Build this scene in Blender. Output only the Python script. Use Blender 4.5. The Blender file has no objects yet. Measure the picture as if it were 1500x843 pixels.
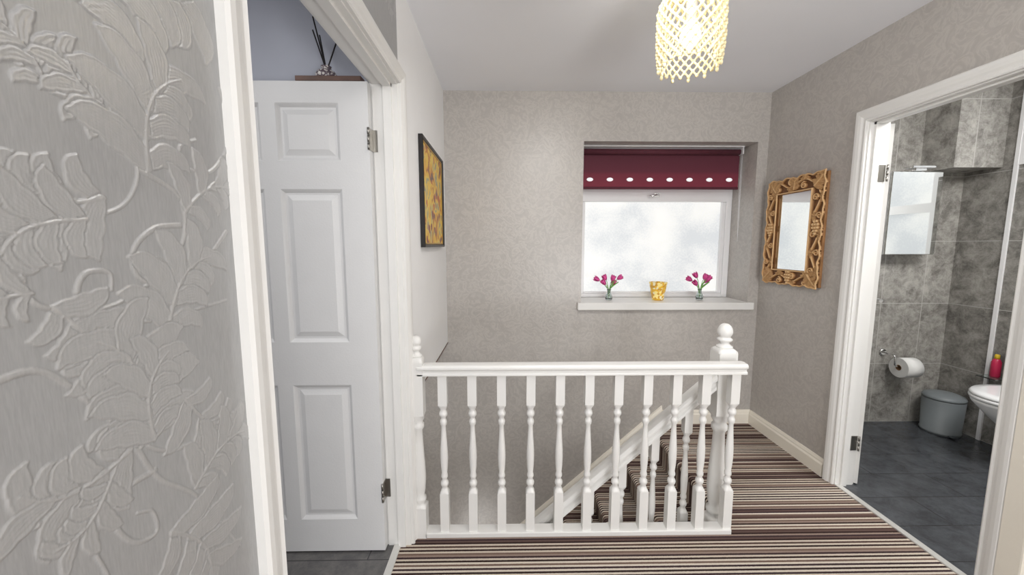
import bpy, math, random
import numpy as np
from mathutils import Vector, Matrix
random.seed(7)
scene = bpy.context.scene
COL = scene.collection
F=560.0; PITCH=math.radians(6.3); YAW=math.radians(0.92); CH=1.35
XL=-0.43; XR=1.86; YB=2.77; HC=2.41; YW=3.16

# ------------------------------------------------------------------ materials
def nd(nt,t,**kw):
    n=nt.nodes.new(t)
    for k,v in kw.items(): setattr(n,k,v)
    return n
def base_mat(name):
    m=bpy.data.materials.new(name); m.use_nodes=True
    nt=m.node_tree; nt.nodes.clear()
    out=nd(nt,'ShaderNodeOutputMaterial'); b=nd(nt,'ShaderNodeBsdfPrincipled')
    nt.links.new(b.outputs[0],out.inputs[0])
    return m,nt,b
def srgb(r,g,b):
    f=lambda c:(c/255/12.92) if c/255<=0.04045 else ((c/255+0.055)/1.055)**2.4
    return (f(r),f(g),f(b),1)
def ramp(nt,stops,interp='LINEAR'):
    r=nd(nt,'ShaderNodeValToRGB'); cr=r.color_ramp; cr.interpolation=interp
    while len(cr.elements)<len(stops): cr.elements.new(0.5)
    for e,(p,c) in zip(cr.elements,stops): e.position=p; e.color=c
    return r
def mat(name,c,rough=0.5,metal=0.0,var=0.06,scale=8,bump=0.0,bscale=60,emit=None,estr=0,trans=0,alpha=1,spec=None,detail=3,distort=0.0):
    m,nt,b=base_mat(name); L=nt.links.new
    pos=nd(nt,'ShaderNodeNewGeometry')
    n=nd(nt,'ShaderNodeTexNoise'); n.inputs['Scale'].default_value=scale; n.inputs['Detail'].default_value=detail; n.inputs['Distortion'].default_value=distort
    L(pos.outputs['Position'],n.inputs['Vector'])
    lo=tuple(max(0,x*(1-var)) for x in c[:3])+(1,); hi=tuple(min(1,x*(1+var)) for x in c[:3])+(1,)
    r=ramp(nt,[(0.35,lo),(0.65,hi)]); L(n.outputs['Fac'],r.inputs[0]); L(r.outputs[0],b.inputs['Base Color'])
    b.inputs['Roughness'].default_value=rough; b.inputs['Metallic'].default_value=metal
    if spec is not None: b.inputs['Specular IOR Level'].default_value=spec
    if trans: b.inputs['Transmission Weight'].default_value=trans
    if emit: b.inputs['Emission Color'].default_value=emit; b.inputs['Emission Strength'].default_value=estr
    if bump:
        n2=nd(nt,'ShaderNodeTexNoise'); n2.inputs['Scale'].default_value=bscale; n2.inputs['Detail'].default_value=4
        L(pos.outputs['Position'],n2.inputs['Vector'])
        bp=nd(nt,'ShaderNodeBump'); bp.inputs['Strength'].default_value=bump; bp.inputs['Distance'].default_value=0.004
        L(n2.outputs['Fac'],bp.inputs['Height']); L(bp.outputs[0],b.inputs['Normal'])
    return m
def math_n(nt,op,a,b=None):
    n=nd(nt,'ShaderNodeMath',operation=op)
    for i,v in enumerate([a,b]):
        if v is None: continue
        if isinstance(v,(int,float)): n.inputs[i].default_value=v
        else: nt.links.new(v,n.inputs[i])
    return n.outputs[0]

def mat_wallpaper_plain():
    m,nt,b=base_mat('warm_grey_wallpaper'); L=nt.links.new
    pos=nd(nt,'ShaderNodeNewGeometry')
    n=nd(nt,'ShaderNodeTexNoise'); n.inputs['Scale'].default_value=14; n.inputs['Detail'].default_value=5; n.inputs['Distortion'].default_value=2.6
    L(pos.outputs['Position'],n.inputs['Vector'])
    r=ramp(nt,[(0.36,srgb(176,171,166)),(0.49,srgb(181,176,171)),(0.55,srgb(190,185,179)),(0.64,srgb(178,173,168))])
    L(n.outputs['Fac'],r.inputs[0]); L(r.outputs[0],b.inputs['Base Color'])
    b.inputs['Roughness'].default_value=0.35; b.inputs['Specular IOR Level'].default_value=0.65
    bp=nd(nt,'ShaderNodeBump'); bp.inputs['Strength'].default_value=0.26; bp.inputs['Distance'].default_value=0.004
    L(n.outputs['Fac'],bp.inputs['Height']); L(bp.outputs[0],b.inputs['Normal'])
    return m
def mat_wallpaper_leaf():
    m,nt,b=base_mat('silver_leaf_wallpaper'); L=nt.links.new
    pos=nd(nt,'ShaderNodeNewGeometry'); at=nd(nt,'ShaderNodeAttribute',attribute_name='relief')
    mp=nd(nt,'ShaderNodeMapping'); mp.inputs['Scale'].default_value=(500,500,60)
    L(pos.outputs['Position'],mp.inputs['Vector'])
    n=nd(nt,'ShaderNodeTexNoise'); n.inputs['Scale'].default_value=1.0; n.inputs['Detail'].default_value=2
    L(mp.outputs[0],n.inputs['Vector'])
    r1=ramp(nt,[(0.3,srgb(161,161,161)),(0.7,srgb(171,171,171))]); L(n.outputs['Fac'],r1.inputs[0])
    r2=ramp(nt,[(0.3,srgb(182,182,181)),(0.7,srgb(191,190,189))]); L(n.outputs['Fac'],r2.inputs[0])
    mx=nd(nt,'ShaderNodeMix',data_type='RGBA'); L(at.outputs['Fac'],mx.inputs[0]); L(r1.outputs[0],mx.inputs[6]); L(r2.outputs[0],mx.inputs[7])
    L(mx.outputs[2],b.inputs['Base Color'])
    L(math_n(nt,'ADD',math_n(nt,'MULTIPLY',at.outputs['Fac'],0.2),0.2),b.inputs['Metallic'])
    b.inputs['Roughness'].default_value=0.33
    bp=nd(nt,'ShaderNodeBump'); bp.inputs['Strength'].default_value=0.14; bp.inputs['Distance'].default_value=0.001
    L(n.outputs['Fac'],bp.inputs['Height']); L(bp.outputs[0],b.inputs['Normal'])
    return m
def mat_stripes():
    m,nt,b=base_mat('striped_carpet'); L=nt.links.new
    pos=nd(nt,'ShaderNodeNewGeometry'); sp=nd(nt,'ShaderNodeSeparateXYZ'); L(pos.outputs['Position'],sp.inputs[0])
    nz=nd(nt,'ShaderNodeTexNoise'); nz.inputs['Scale'].default_value=260; L(pos.outputs['Position'],nz.inputs['Vector'])
    jit=math_n(nt,'MULTIPLY',math_n(nt,'SUBTRACT',nz.outputs['Fac'],0.5),0.35)
    y=math_n(nt,'ADD',math_n(nt,'MULTIPLY',sp.outputs['Y'],100.0),jit)
    fl=math_n(nt,'FLOOR',math_n(nt,'ADD',y,2000.0))
    idx=math_n(nt,'MODULO',fl,46.0)
    wn=nd(nt,'ShaderNodeTexWhiteNoise',noise_dimensions='1D'); L(math_n(nt,'MULTIPLY',idx,3.71),wn.inputs['W'])
    par=math_n(nt,'MODULO',fl,2.0)
    dk=ramp(nt,[(0.0,srgb(55,42,40)),(0.3,srgb(82,64,58)),(0.5,srgb(64,50,52)),(0.8,srgb(116,96,86))],'CONSTANT')
    lt=ramp(nt,[(0.0,srgb(200,187,172)),(0.35,srgb(146,128,117)),(0.55,srgb(211,200,186)),(0.8,srgb(97,78,73))],'CONSTANT')
    L(wn.outputs['Value'],dk.inputs[0]); L(wn.outputs['Value'],lt.inputs[0])
    mx=nd(nt,'ShaderNodeMix',data_type='RGBA'); L(par,mx.inputs[0]); L(dk.outputs[0],mx.inputs[6]); L(lt.outputs[0],mx.inputs[7])
    L(mx.outputs[2],b.inputs['Base Color']); b.inputs['Roughness'].default_value=0.95; b.inputs['Specular IOR Level'].default_value=0.1
    bp=nd(nt,'ShaderNodeBump'); bp.inputs['Strength'].default_value=0.6; bp.inputs['Distance'].default_value=0.004
    L(nz.outputs['Fac'],bp.inputs['Height']); L(bp.outputs[0],b.inputs['Normal'])
    return m
def mat_tiles(name,axes,c1,c2,mortar,w,h,rough=0.35,nscale=5,k=0.86):
    m,nt,b=base_mat(name); L=nt.links.new
    pos=nd(nt,'ShaderNodeNewGeometry'); sp=nd(nt,'ShaderNodeSeparateXYZ'); L(pos.outputs['Position'],sp.inputs[0])
    cb=nd(nt,'ShaderNodeCombineXYZ'); L(sp.outputs[axes[0]],cb.inputs[0]); L(sp.outputs[axes[1]],cb.inputs[1])
    br=nd(nt,'ShaderNodeTexBrick'); br.offset=0.0 if 'wall' in name else 0.5
    br.inputs['Scale'].default_value=1; br.inputs['Brick Width'].default_value=w; br.inputs['Row Height'].default_value=h
    br.inputs['Mortar Size'].default_value=0.0025; br.inputs['Mortar'].default_value=mortar; br.inputs['Bias'].default_value=-0.2
    n=nd(nt,'ShaderNodeTexNoise'); n.inputs['Scale'].default_value=nscale; n.inputs['Detail'].default_value=10; n.inputs['Roughness'].default_value=0.8; n.inputs['Distortion'].default_value=0.3
    L(pos.outputs['Position'],n.inputs['Vector']); L(cb.outputs[0],br.inputs['Vector'])
    r1=ramp(nt,[(0.38,c1),(0.62,c2)]); L(n.outputs['Fac'],r1.inputs[0])
    r2=ramp(nt,[(0.38,tuple(x*k for x in c1[:3])+(1,)),(0.62,tuple(x*k for x in c2[:3])+(1,))]); L(n.outputs['Fac'],r2.inputs[0])
    L(r1.outputs[0],br.inputs['Color1']); L(r2.outputs[0],br.inputs['Color2'])
    L(br.outputs['Color'],b.inputs['Base Color']); b.inputs['Roughness'].default_value=rough
    return m
def mat_paint():
    m,nt,b=base_mat('painting_canvas'); L=nt.links.new
    pos=nd(nt,'ShaderNodeNewGeometry')
    n=nd(nt,'ShaderNodeTexNoise'); n.inputs['Scale'].default_value=7; n.inputs['Detail'].default_value=6; n.inputs['Distortion'].default_value=1.6
    L(pos.outputs['Position'],n.inputs['Vector'])
    r=ramp(nt,[(0.30,srgb(90,84,90)),(0.38,srgb(196,116,50)),(0.46,srgb(236,186,60)),(0.55,srgb(242,212,90)),(0.62,srgb(160,158,140)),(0.70,srgb(218,144,60))])
    L(n.outputs['Fac'],r.inputs[0])
    v=nd(nt,'ShaderNodeTexVoronoi'); v.inputs['Scale'].default_value=12; v.inputs['Randomness'].default_value=0.9; L(pos.outputs['Position'],v.inputs['Vector'])
    n2=nd(nt,'ShaderNodeTexNoise'); n2.inputs['Scale'].default_value=44; L(pos.outputs['Position'],n2.inputs['Vector'])
    d=math_n(nt,'ADD',v.outputs['Distance'],math_n(nt,'MULTIPLY',n2.outputs['Fac'],0.5))
    r2=ramp(nt,[(0.0,(1,1,1,1)),(0.48,(1,1,1,1)),(0.54,(0,0,0,1))]); L(d,r2.inputs[0])
    sc=nd(nt,'ShaderNodeSeparateColor'); L(v.outputs['Color'],sc.inputs[0])
    r3=ramp(nt,[(0.0,srgb(140,60,60)),(0.3,srgb(80,84,100)),(0.55,srgb(110,116,80)),(0.75,srgb(200,90,50))],'CONSTANT'); L(sc.outputs[0],r3.inputs[0])
    mx=nd(nt,'ShaderNodeMix',data_type='RGBA'); L(r2.outputs[0],mx.inputs[0]); L(r.outputs[0],mx.inputs[6]); L(r3.outputs[0],mx.inputs[7])
    L(mx.outputs[2],b.inputs['Base Color']); b.inputs['Roughness'].default_value=0.4
    return m
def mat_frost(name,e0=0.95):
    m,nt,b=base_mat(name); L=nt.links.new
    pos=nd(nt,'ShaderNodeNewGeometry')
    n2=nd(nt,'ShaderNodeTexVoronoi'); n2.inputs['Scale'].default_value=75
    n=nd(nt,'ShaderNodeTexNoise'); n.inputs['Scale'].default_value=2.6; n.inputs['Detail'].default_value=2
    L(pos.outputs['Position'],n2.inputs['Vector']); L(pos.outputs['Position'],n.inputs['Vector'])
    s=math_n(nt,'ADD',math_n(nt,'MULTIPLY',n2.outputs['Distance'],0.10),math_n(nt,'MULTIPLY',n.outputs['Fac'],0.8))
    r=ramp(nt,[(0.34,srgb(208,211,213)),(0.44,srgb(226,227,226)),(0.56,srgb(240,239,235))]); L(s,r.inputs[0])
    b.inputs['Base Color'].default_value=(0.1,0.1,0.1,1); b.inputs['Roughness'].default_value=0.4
    L(r.outputs[0],b.inputs['Emission Color']); b.inputs['Emission Strength'].default_value=e0  # pane emits light itself, in place of daylight from outside
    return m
def mat_blind():
    m,nt,b=base_mat('burgundy_blind_fabric'); L=nt.links.new
    pos=nd(nt,'ShaderNodeNewGeometry'); sp=nd(nt,'ShaderNodeSeparateXYZ'); L(pos.outputs['Position'],sp.inputs[0])
    n=nd(nt,'ShaderNodeTexNoise'); n.inputs['Scale'].default_value=300; L(pos.outputs['Position'],n.inputs['Vector'])
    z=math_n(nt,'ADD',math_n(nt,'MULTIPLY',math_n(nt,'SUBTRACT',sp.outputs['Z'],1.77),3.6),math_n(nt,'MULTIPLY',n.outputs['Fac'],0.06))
    r=ramp(nt,[(0.0,srgb(122,44,60)),(0.42,srgb(110,40,55)),(0.50,srgb(90,36,50)),(1.0,srgb(78,32,44))]); L(z,r.inputs[0]); L(r.outputs[0],b.inputs['Base Color'])  # lower part redder: translucent glow put into the colour
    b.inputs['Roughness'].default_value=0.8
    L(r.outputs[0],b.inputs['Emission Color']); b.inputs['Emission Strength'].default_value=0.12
    return m
def mat_carvedwood():
    m,nt,b=base_mat('carved_wood'); L=nt.links.new
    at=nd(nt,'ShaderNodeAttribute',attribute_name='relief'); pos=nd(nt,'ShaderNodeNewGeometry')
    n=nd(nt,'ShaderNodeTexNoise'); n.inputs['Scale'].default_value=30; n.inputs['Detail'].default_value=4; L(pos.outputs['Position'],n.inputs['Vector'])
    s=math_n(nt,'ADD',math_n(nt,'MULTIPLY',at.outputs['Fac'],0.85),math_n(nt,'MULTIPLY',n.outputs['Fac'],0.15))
    r=ramp(nt,[(0.12,srgb(112,74,44)),(0.34,srgb(180,132,84)),(0.60,srgb(212,168,116)),(0.95,srgb(230,196,148))]); L(s,r.inputs[0]); L(r.outputs[0],b.inputs['Base Color'])  # recesses painted darker to deepen the relief shadow
    b.inputs['Roughness'].default_value=0.55
    return m
def mat_mosaic():
    m,nt,b=base_mat('amber_mosaic_glass'); L=nt.links.new
    pos=nd(nt,'ShaderNodeNewGeometry')
    v=nd(nt,'ShaderNodeTexVoronoi'); v.inputs['Scale'].default_value=60; L(pos.outputs['Position'],v.inputs['Vector'])
    r=ramp(nt,[(0.0,srgb(222,176,60)),(0.3,srgb(238,218,140)),(0.55,srgb(200,150,60)),(0.8,srgb(228,220,185))],'CONSTANT')
    sp=nd(nt,'ShaderNodeSeparateColor'); L(v.outputs['Color'],sp.inputs[0]); L(sp.outputs[0],r.inputs[0])
    L(r.outputs[0],b.inputs['Base Color']); b.inputs['Roughness'].default_value=0.15
    L(r.outputs[0],b.inputs['Emission Color']); b.inputs['Emission Strength'].default_value=0.18
    return m

M={}
M['taupe']=mat_wallpaper_plain(); M['leaf']=mat_wallpaper_leaf(); M['stripe']=mat_stripes()
M['white']=mat('white_gloss_paint',srgb(231,230,227),0.34,var=0.008)
M['door']=mat('door_paint',srgb(218,218,218),0.45,var=0.012,bump=0.12,bscale=140)
M['cream']=mat('cream_gloss_paint',srgb(238,232,219),0.3,var=0.01)
M['whitewall']=mat('white_wall_paint',srgb(248,248,248),0.7,var=0.008,bump=0.03)
M['ceil']=mat('ceiling_paint',srgb(242,243,247),0.8,var=0.01,scale=2)
M['lav']=mat('pale_bedroom_wall',srgb(188,191,202),0.8,var=0.02)
M['lam']=mat_tiles('plank_floor','XY',srgb(84,83,84),srgb(112,110,108),srgb(48,48,50),1.2,0.19,0.35,14)
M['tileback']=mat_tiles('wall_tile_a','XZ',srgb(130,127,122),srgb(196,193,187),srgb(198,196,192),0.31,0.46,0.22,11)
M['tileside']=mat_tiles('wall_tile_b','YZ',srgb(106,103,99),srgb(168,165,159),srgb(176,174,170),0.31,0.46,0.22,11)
M['tilefloor']=mat_tiles('slate_floor_tile','XY',srgb(62,64,68),srgb(86,89,94),srgb(50,51,54),0.62,0.21,0.22,9,0.92)
M['steel']=mat('brushed_steel',srgb(165,162,156),0.3,1.0)
M['chrome']=mat('chrome',srgb(225,225,225),0.08,1.0)
M['alu']=mat('aluminium_strip',srgb(220,219,215),0.35,0.4)
M['black']=mat('black_wood',srgb(28,24,24),0.35)
M['gold']=mat('gold_slip',srgb(190,150,70),0.35,0.6)
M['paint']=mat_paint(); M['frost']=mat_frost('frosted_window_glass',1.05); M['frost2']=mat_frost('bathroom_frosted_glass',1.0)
M['mirror']=mat('mirror_glass',srgb(240,243,243),0.02,1.0,var=0.0)
M['carved']=mat_carvedwood()
M['frameside']=mat('frame_side_wood',srgb(160,116,74),0.6,var=0.15,scale=25)
M['burg']=mat('burgundy_fabric',srgb(84,34,47),0.8,var=0.08,scale=40,bump=0.1,bscale=400)
M['blind']=mat_blind()
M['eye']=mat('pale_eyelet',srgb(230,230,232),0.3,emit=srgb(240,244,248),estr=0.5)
M['pvc']=mat('white_upvc',srgb(238,238,239),0.3,var=0.01)
M['brown']=mat('dark_shelf_wood',srgb(98,70,58),0.5,var=0.2,scale=20)
M['glass']=mat('clear_glass',srgb(225,235,232),0.03,trans=0.95)
M['pink']=mat('tulip_pink',srgb(222,84,156),0.5,var=0.22,scale=60)
M['green']=mat('stem_green',srgb(120,174,84),0.5,var=0.15,scale=60)
M['mosaic']=mat_mosaic()
M['ceramic']=mat('white_ceramic',srgb(240,241,242),0.1,var=0.005)
M['paper']=mat('tissue_paper',srgb(242,242,240),0.9,var=0.02)
M['card']=mat('cardboard',srgb(150,120,90),0.9)
M['bin']=mat('grey_bin_plastic',srgb(126,132,135),0.4,var=0.03)
M['bindark']=mat('dark_bin_plastic',srgb(70,76,80),0.4)
M['reed']=mat('black_reed',srgb(30,24,24),0.6)
M['bead']=mat('cream_bead',srgb(232,218,176),0.12,var=0.10,scale=120,emit=srgb(255,234,185),estr=0.05)
M['bulb']=mat('bulb_glow',srgb(255,250,235),0.3,emit=srgb(255,246,225),estr=5)
M['cap']=mat('yellow_cap',srgb(225,190,50),0.4)
M['bottlepink']=mat('pink_bottle',srgb(190,40,80),0.3)
M['wax']=mat('candle_wax',srgb(240,225,190),0.5)
def pattern_ceramic():
    m,nt,b=base_mat('patterned_ceramic'); L=nt.links.new
    pos=nd(nt,'ShaderNodeNewGeometry'); v=nd(nt,'ShaderNodeTexVoronoi'); v.feature='DISTANCE_TO_EDGE'; v.inputs['Scale'].default_value=70; L(pos.outputs['Position'],v.inputs['Vector'])
    r=ramp(nt,[(0.0,srgb(90,80,90)),(0.12,srgb(120,105,110)),(0.2,srgb(225,220,215))]); L(v.outputs['Distance'],r.inputs[0]); L(r.outputs[0],b.inputs['Base Color']); b.inputs['Roughness'].default_value=0.25
    return m
M['patt']=pattern_ceramic()

# ------------------------------------------------------------------ mesh builder
WPOS={}
class MB:
    def __init__(s): s.v=[]; s.f=[]; s.m=[]; s.sm=[]; s.cur=0; s.smooth=False; s.T=None
    def addv(s,p):
        p=Vector(p)
        if s.T is not None: p=s.T@p
        s.v.append(p); return len(s.v)-1
    def addf(s,idx,smooth=None):
        s.f.append(tuple(idx)); s.m.append(s.cur); s.sm.append(s.smooth if smooth is None else smooth)
    def box(s,x0,x1,y0,y1,z0,z1):
        i=[s.addv(p) for p in [(x0,y0,z0),(x1,y0,z0),(x1,y1,z0),(x0,y1,z0),(x0,y0,z1),(x1,y0,z1),(x1,y1,z1),(x0,y1,z1)]]
        for q in [(0,3,2,1),(4,5,6,7),(0,1,5,4),(1,2,6,5),(2,3,7,6),(3,0,4,7)]: s.addf([i[k] for k in q],False)
    def rings(s,rings,smooth=True,caps=True,closed=False):
        n=len(rings[0]); ids=[[s.addv(p) for p in r] for r in rings]
        R=len(ids)
        for a in range(R if closed else R-1):
            sm=smooth[a] if isinstance(smooth,list) else smooth
            b=(a+1)%R
            for k in range(n): s.addf([ids[a][k],ids[a][(k+1)%n],ids[b][(k+1)%n],ids[b][k]],sm)
        if caps and not closed: s.addf(ids[0][::-1],False); s.addf(ids[-1],False)
    def lathe(s,cx,cy,prof,n=24,half=None):
        rs=[];sm=[]
        for p in prof:
            z,r=p[0],p[1]; sq=p[2] if len(p)>2 else 0
            ring=[]
            for k in range(n):
                a=2*math.pi*k/n; c,d=math.cos(a),math.sin(a)
                mx=max(abs(c),abs(d)); rr=r*((1-sq)+sq/mx)
                ring.append((cx+rr*c,cy+rr*d,z))
            rs.append(ring)
        for a in range(len(prof)-1):
            q0=prof[a][2] if len(prof[a])>2 else 0; q1=prof[a+1][2] if len(prof[a+1])>2 else 0
            sm.append(not(q0==1 and q1==1))
        s.rings(rs,sm)
    def tube(s,pts,r,n=8,closed=False,taper=None):
        pts=[Vector(p) for p in pts]; rs=[]; N=len(pts); up=None
        for i,p in enumerate(pts):
            if closed: t=(pts[(i+1)%N]-pts[i-1]).normalized()
            else: t=(pts[min(i+1,N-1)]-pts[max(i-1,0)]).normalized()
            if up is None: up=Vector((0,0,1)) if abs(t.z)<0.9 else Vector((1,0,0))
            a=t.cross(up).normalized(); b=a.cross(t).normalized(); up=b
            rr=r if taper is None else r*taper(i/(N-1))
            rs.append([p+a*math.cos(2*math.pi*k/n)*rr+b*math.sin(2*math.pi*k/n)*rr for k in range(n)])
        s.rings(rs,True,True,closed)
    def sphere(s,c,r,nu=12,nv=8,sc=(1,1,1)):
        rs=[]
        for j in range(nv+1):
            t=math.pi*min(max(j/nv,0.02),0.98)
            rs.append([(c[0]+r*sc[0]*math.sin(t)*math.cos(2*math.pi*k/nu),c[1]+r*sc[1]*math.sin(t)*math.sin(2*math.pi*k/nu),c[2]-r*sc[2]*math.cos(t)) for k in range(nu)])
        s.rings(rs,True)
    def extrude(s,prof,axis_pts):
        s.rings([[fn(a,b) for a,b in prof] for fn in axis_pts],False)
def build(mb,name,mats,parent=None,label=None,cat=None,kind=None,group=None,bevel=0,origin=None):
    if not isinstance(mats,list): mats=[mats]
    if parent is not None: o=Vector(WPOS[parent.name])
    elif origin is not None: o=Vector(origin)
    else:
        xs=[v.x for v in mb.v]; ys=[v.y for v in mb.v]; zs=[v.z for v in mb.v]
        o=Vector(((min(xs)+max(xs))/2,(min(ys)+max(ys))/2,min(zs)))
    pl=Vector((0,0,0))
    if parent is not None:
        xs=[v.x for v in mb.v]; ys=[v.y for v in mb.v]; zs=[v.z for v in mb.v]
        c=Vector(((min(xs)+max(xs))/2,(min(ys)+max(ys))/2,(min(zs)+max(zs))/2)); pl=c-o; o=c
    me=bpy.data.meshes.new(name); me.from_pydata([tuple(v-o) for v in mb.v],[],mb.f)
    for k in mats: me.materials.append(M[k])
    me.polygons.foreach_set('material_index',mb.m); me.polygons.foreach_set('use_smooth',mb.sm); me.update()
    ob=bpy.data.objects.new(name,me); COL.objects.link(ob)
    if parent is not None: ob.parent=parent; ob.location=pl
    else: ob.location=o
    WPOS[ob.name]=tuple(o)
    if bevel:
        b=ob.modifiers.new('bevel','BEVEL'); b.width=bevel; b.segments=2; b.limit_method='ANGLE'
    tag(ob,label,cat,kind,group)
    return ob
def tag(ob,label=None,cat=None,kind=None,group=None):
    if label: ob['label']=label
    if cat: ob['category']=cat
    if kind: ob['kind']=kind
    if group: ob['group']=group
def empty(name,loc,label,cat,kind=None,group=None):
    e=bpy.data.objects.new(name,None); e.empty_display_size=0.05; e.location=loc; COL.objects.link(e); WPOS[e.name]=tuple(loc)
    tag(e,label,cat,kind,group); return e
def boxes(name,mats,bl,**kw):
    mb=MB()
    for b in bl: mb.box(*b)
    return build(mb,name,mats,**kw)
S='structure'

# ------------------------------------------------------------------ relief painter
class Relief:
    def __init__(s,a0,a1,b0,b1,step):
        s.na=int((a1-a0)/step)+1; s.nb=int((b1-b0)/step)+1
        s.a=np.linspace(a0,a1,s.na); s.b=np.linspace(b0,b1,s.nb); s.step=step
        s.H=np.zeros((s.nb,s.na)); s.vp=0.0032
    def win(s,x0,x1,y0,y1):
        i0,i1=np.searchsorted(s.a,[x0,x1]); j0,j1=np.searchsorted(s.b,[y0,y1])
        if i1<=i0 or j1<=j0: return None
        A,B=np.meshgrid(s.a[i0:i1],s.b[j0:j1]); return A,B,slice(j0,j1),slice(i0,i1)
    def lobe(s,x,y,ang,L,W,curl=0.0,amp=1.0):
        n=16; xs=[x];ys=[y]
        for i in range(n):
            u=(i+0.5)/n; th=ang+curl*u**1.5; xs.append(xs[-1]+L/n*math.cos(th)); ys.append(ys[-1]+L/n*math.sin(th))
        w=s.win(min(xs)-W*1.3,max(xs)+W*1.3,min(ys)-W*1.3,max(ys)+W*1.3)
        if w is None: return
        A,B,sj,si=w
        best=np.full(A.shape,9.0); D=np.full(A.shape,9.0); Uu=np.zeros(A.shape); Wb=np.full(A.shape,1e-9)
        def wid(u): return W*(0.40*(1-u)+0.95*np.sin(np.pi*np.clip(u*0.95,0,1)**1.05)**0.8*(0.80+0.28*np.abs(np.sin(u*10))))
        for i in range(n):
            dx,dy=xs[i+1]-xs[i],ys[i+1]-ys[i]; L2=dx*dx+dy*dy
            t=np.clip(((A-xs[i])*dx+(B-ys[i])*dy)/L2,0,1)
            d=np.hypot(A-xs[i]-t*dx,B-ys[i]-t*dy); u=(i+t)/n; ww=wid(u)+1e-9; q=d/ww
            m=q<best; best=np.where(m,q,best); D=np.where(m,d,D); Uu=np.where(m,u,Uu); Wb=np.where(m,ww,Wb)
        q=best; ed=Wb-D
        edge=np.clip(ed/0.0022,0,1); e2=edge*edge*(3-2*edge)
        rim=np.exp(-((ed-0.0020)/0.0012)**2)
        nv=max(1.0,round(W/s.vp)); vein=np.clip(np.cos(2*np.pi*(q*nv)),0,1)**1.5*np.clip(1.0-Uu*0.8,0,1)
        h=e2*(0.42+0.14*(1-q)+0.32*vein)+0.26*rim
        h=np.clip(h,0,1.0)*amp
        s.H[sj,si]=np.where(q<1,np.where(e2>0.5,h,np.maximum(h,s.H[sj,si]*e2)),s.H[sj,si])
    def stroke(s,pts,w0,w1,amp=0.85):
        pts=np.array(pts); n=len(pts)
        for i in range(n-1):
            p,q=pts[i],pts[i+1]; w=w0+(w1-w0)*i/(n-1)
            wn=s.win(min(p[0],q[0])-w,max(p[0],q[0])+w,min(p[1],q[1])-w,max(p[1],q[1])+w)
            if wn is None: continue
            A,B,sj,si=wn; d=q-p; L2=d@d+1e-12
            t=np.clip(((A-p[0])*d[0]+(B-p[1])*d[1])/L2,0,1)
            D=np.hypot(A-p[0]-t*d[0],B-p[1]-t*d[1])/w
            s.H[sj,si]=np.maximum(s.H[sj,si],np.where(D<1,np.sqrt(np.clip(1-D**2,0,1))*amp,0))
    def leaf(s,x0,y0,x1,y1,bend=0.2,n=4,fat=1.0):
        L=math.hypot(x1-x0,y1-y0); ang=math.atan2(y1-y0,x1-x0); bend=bend*1.5
        def P(f):
            nx,ny=-math.sin(ang),math.cos(ang); o=bend*L*math.sin(math.pi*f*0.9)*0.55
            return x0+(x1-x0)*f+nx*o, y0+(y1-y0)*f+ny*o
        def T(f):
            a=P(f);b=P(f+0.02); return math.atan2(b[1]-a[1],b[0]-a[0])
        px,py=P(0.50); s.lobe(px,py,T(0.50),L*0.62,L*0.085*fat,curl=-bend*4.2)
        for k in range(n-1,-1,-1):
            f=0.02+0.58*k/max(n-1,1); px,py=P(f)
            for sd in (-1,1):
                inner=(sd*bend<0)
                a=T(f)+sd*(0.70-0.20*f)
                ll=L*(0.56-0.28*abs(f-0.15))*(0.84 if inner else 1.10)
                s.lobe(px,py,a,ll,ll*0.165*fat,curl=sd*(1.9 if inner else 1.1))
        s.stroke([P(f/16*0.85) for f in range(17)],L*0.015+0.0008,0.0010,0.98)
    def spiral(s,cx,cy,r,a0,turns,w,sgn=1):
        pts=[]
        N=40
        for i in range(N+1):
            f=i/N; a=a0+sgn*turns*2*math.pi*f; rr=r*(1-0.82*f); pts.append((cx+rr*math.cos(a),cy+rr*math.sin(a)))
        s.stroke(pts,w,w*0.6)
def relief_mesh(R,name,pos,amp,matk,parent,mask=None,label=None):
    A,B=np.meshgrid(R.a,R.b); co=pos(A,B,R.H*amp).reshape(-1,3)
    o=Vector(WPOS[parent.name])
    co=co-np.array(o)
    na,nb=R.na,R.nb
    ii=np.arange(na*nb).reshape(nb,na)
    q=np.stack([ii[:-1,:-1],ii[:-1,1:],ii[1:,1:],ii[1:,:-1]],-1)
    if mask is not None:
        mm=mask(A,B); k=mm[:-1,:-1]&mm[:-1,1:]&mm[1:,1:]&mm[1:,:-1]; q=q[k]
    q=q.reshape(-1,4)
    used=np.unique(q); remap=np.zeros(na*nb,dtype=np.int64); remap[used]=np.arange(len(used)); q=remap[q]; co=co[used]; hv=R.H.reshape(-1)[used]
    me=bpy.data.meshes.new(name); me.vertices.add(len(co)); me.vertices.foreach_set('co',co.ravel().astype(np.float32))
    me.loops.add(q.size); me.loops.foreach_set('vertex_index',q.ravel().astype(np.int32))
    me.polygons.add(len(q)); me.polygons.foreach_set('loop_start',(np.arange(len(q))*4).astype(np.int32))
    try: me.polygons.foreach_set('loop_total',np.full(len(q),4,dtype=np.int32))
    except Exception: pass
    me.update(calc_edges=True); me.validate()
    at=me.attributes.new('relief','FLOAT','POINT'); at.data.foreach_set('value',hv.astype(np.float32))
    me.polygons.foreach_set('use_smooth',np.ones(len(me.polygons),dtype=bool))
    me.materials.append(M[matk])
    ob=bpy.data.objects.new(name,me); COL.objects.link(ob); ob.parent=parent; WPOS[ob.name]=tuple(o)
    if label: ob['label']=label
    return ob

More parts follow.
